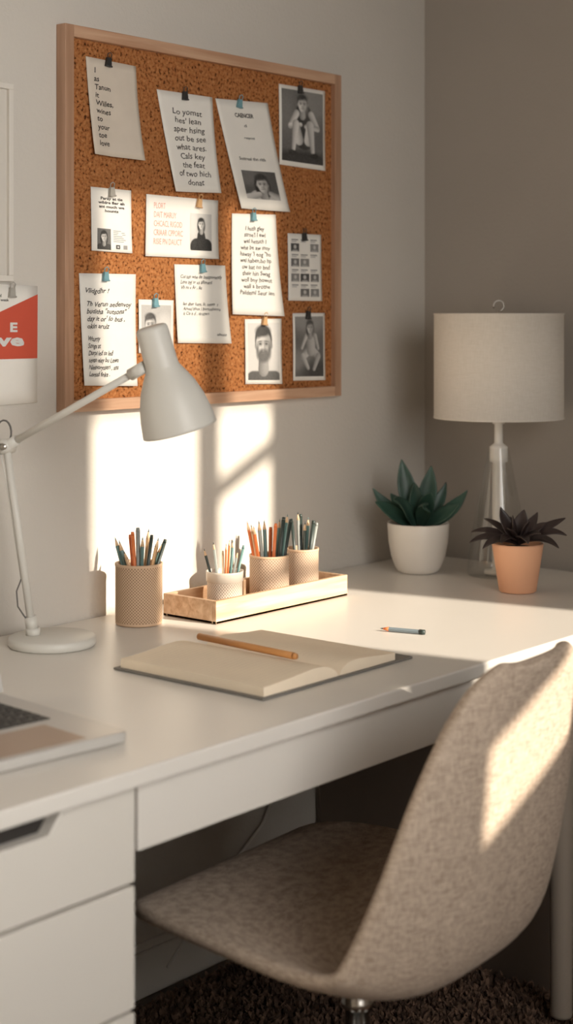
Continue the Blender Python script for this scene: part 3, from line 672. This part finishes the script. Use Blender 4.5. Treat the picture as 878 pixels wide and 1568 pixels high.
pts=[Vector((LX,LY,1.283))+R*(.011*math.cos(a))+U*(.011*math.sin(a)) for a in [-1.57+i*5.2/14 for i in range(15)]]
k.tube(pts,.0020,M['brass'],8); k.build('finial',0,e)

# ---------------------------------------------------------------- laptop
e=empty('laptop',(1.25,-.5,DZ)); T=Matrix.Translation((1.390,-.650,DZ+.0005))@Matrix.Rotation(math.radians(-5),4,'Z')
k=MB(); w,d,r=.34,.285,.012
poly=[]
for cx,cy,a0 in [(-r,r,-90),(-r,d-r,0),(-w+r,d-r,90),(-w+r,r,180)]:
    for i in range(6): a=math.radians(a0+i*18); poly.append((cx+r*math.cos(a),cy+r*math.sin(a)))
k.prism(poly,.001,.0145,M['alu'],T); k.build('base',.002,e)
k=MB(); k.box((-.30,.115,.0146),(-.035,.245,.0148),M['alu'],T)
for rr in range(6):
    for q in range(14):
        x=-.298+q*.0188; y=.119+rr*.0205; k.box((x,y,.0147),(x+.0165,y+.0175,.0158),M['key'],T)
k.build('keyboard',.0005,e)
k=MB(); k.box((-.215,.012,.0146),(-.06,.100,.0150),M['pad'],T); k.build('trackpad',.0003,e)
T2=T@Matrix.Translation((0,d-.004,.016))@Matrix.Rotation(math.radians(-18),4,'X')
k=MB(); k.box((-w,-.003,0),(0,.003,.23),M['alu'],T2); k.box((-w+.006,-.0036,.012),(-.006,-.003,.224),M['screen'],T2); k.build('screen',.001,e)

# ---------------------------------------------------------------- chair
ch=empty('desk_chair',(1.76,-.72,0.03)); TC=Matrix.Translation((1.757,-.72,0))@Matrix.Rotation(math.radians(3.5),4,'Z')
# y, z, half width, edge curl, centre offset
prof=[(.240,.416,.15,0,0),(.236,.430,.198,0,0),(.205,.438,.236,.002,0),(.12,.438,.256,.008,-.002),(.02,.426,.264,.018,-.006),(-.08,.406,.268,.036,-.012),(-.15,.393,.268,.058,-.018),(-.205,.398,.262,.076,-.023),(-.240,.432,.255,.078,-.025),(-.256,.50,.247,.064,-.024),(-.264,.58,.234,.046,-.018),(-.270,.66,.213,.034,-.010),(-.277,.72,.190,.028,.0),(-.283,.765,.163,.024,.008),(-.288,.798,.130,.022,.014),(-.291,.815,.085,.018,.018)]
k=MB(); vs=[];W=20;n=len(prof)
for i,(y,z,hw,kk,cx) in enumerate(prof):
    a=Vector((0,*prof[max(0,i-1)][:2])); b=Vector((0,*prof[min(n-1,i+1)][:2])); d=(b-a).normalized()
    nr=Vector((0,-d.z,d.y))
    if nr.dot(Vector((0,.5,.5)))<0: nr=-nr
    for j in range(W+1):
        w=j/W*2-1; vs.append(TC@(Vector((cx+hw*w,y,z))+nr*kk*abs(w)**3.0))
k.add(vs,[(i*(W+1)+j,i*(W+1)+j+1,(i+1)*(W+1)+j+1,(i+1)*(W+1)+j) for i in range(n-1) for j in range(W)],M['chair'],smooth=True)
k.build('shell',0,ch,subsurf=2,solid=.022)
k=MB(); TB=Matrix.Translation((1.772,-.72,0))
k.lathe([(0,.35),(.06,.35),(.075,.37),(0,.382)],M['black'],TB,24)
k.lathe([(0,.09),(.03,.09),(.03,.19),(.022,.192),(0,.193)],M['black'],TB,24)
k.lathe([(.018,.19),(.018,.275),(.0235,.278),(.0235,.288),(.022,.290),(.022,.352)],M['chrome'],TB,24)
for i in range(5):
    a=math.radians(20+72*i); d=Vector((math.cos(a),math.sin(a),0)); c=Vector((1.772,-.72,.022))
    k.tube([c+U*.115,c+d*.12+U*.105,c+d*.25+U*.085],[.022,.018,.013],M['chrome'],12)
    k.tube([c+d*.25+U*.085,c+d*.25+U*.055],.008,M['black'],10)
    s=d.cross(U); k.tube([c+d*.25+U*.0345-s*.012,c+d*.25+U*.0345+s*.012],.025,M['black'],20)
k.build('swivel_base',0,ch)

# cable on back wall
k=MB(); k.tube([(2.47,-.01,.69),(2.46,-.012,.50),(2.44,-.012,.33),(2.38,-.012,.24),(2.30,-.012,.19),(2.2,-.017,.12),(2.1,-.018,.04)],.0028,M['trim'],8); k.build('power_cable')

# ---------------------------------------------------------------- lights
sd=bpy.data.lights.new('sun','SUN'); sd.energy=9.5; sd.color=(1,.885,.73); sd.angle=math.radians(.9)
so=bpy.data.objects.new('sun',sd); so.location=(3.5,-5,4); so.rotation_euler=Vector((-.2,1,-.38)).to_track_quat('-Z','Y').to_euler(); COL.objects.link(so)
ad=bpy.data.lights.new('fill_light','AREA'); ad.shape='RECTANGLE'; ad.size=1.3; ad.size_y=1.4; ad.energy=17.5; ad.color=(1,.965,.91); ad.spread=math.radians(100)  # added soft fill from behind the camera, outside a made-up window
ao=bpy.data.objects.new('fill_light',ad); ao.location=(.8,YF-.12,1.62); ao.rotation_euler=Vector((.10,1,-.14)).to_track_quat('-Z','Y').to_euler(); COL.objects.link(ao)
w=bpy.data.worlds.new('world'); scene.world=w; w.use_nodes=True
w.node_tree.nodes['Background'].inputs['Color'].default_value=(.92,.94,1,1); w.node_tree.nodes['Background'].inputs['Strength'].default_value=.5

# ---------------------------------------------------------------- camera
cd=bpy.data.cameras.new('camera'); co=bpy.data.objects.new('camera',cd); COL.objects.link(co); scene.camera=co
co.location=(0,-2.085,1.26); co.rotation_euler=F.to_track_quat('-Z','Y').to_euler()
cd.sensor_fit='HORIZONTAL'; cd.sensor_width=36; cd.lens=36*2400/878; cd.shift_y=-299/878; cd.clip_start=.02
cd.dof.use_dof=True; cd.dof.focus_distance=2.75; cd.dof.aperture_fstop=5.6
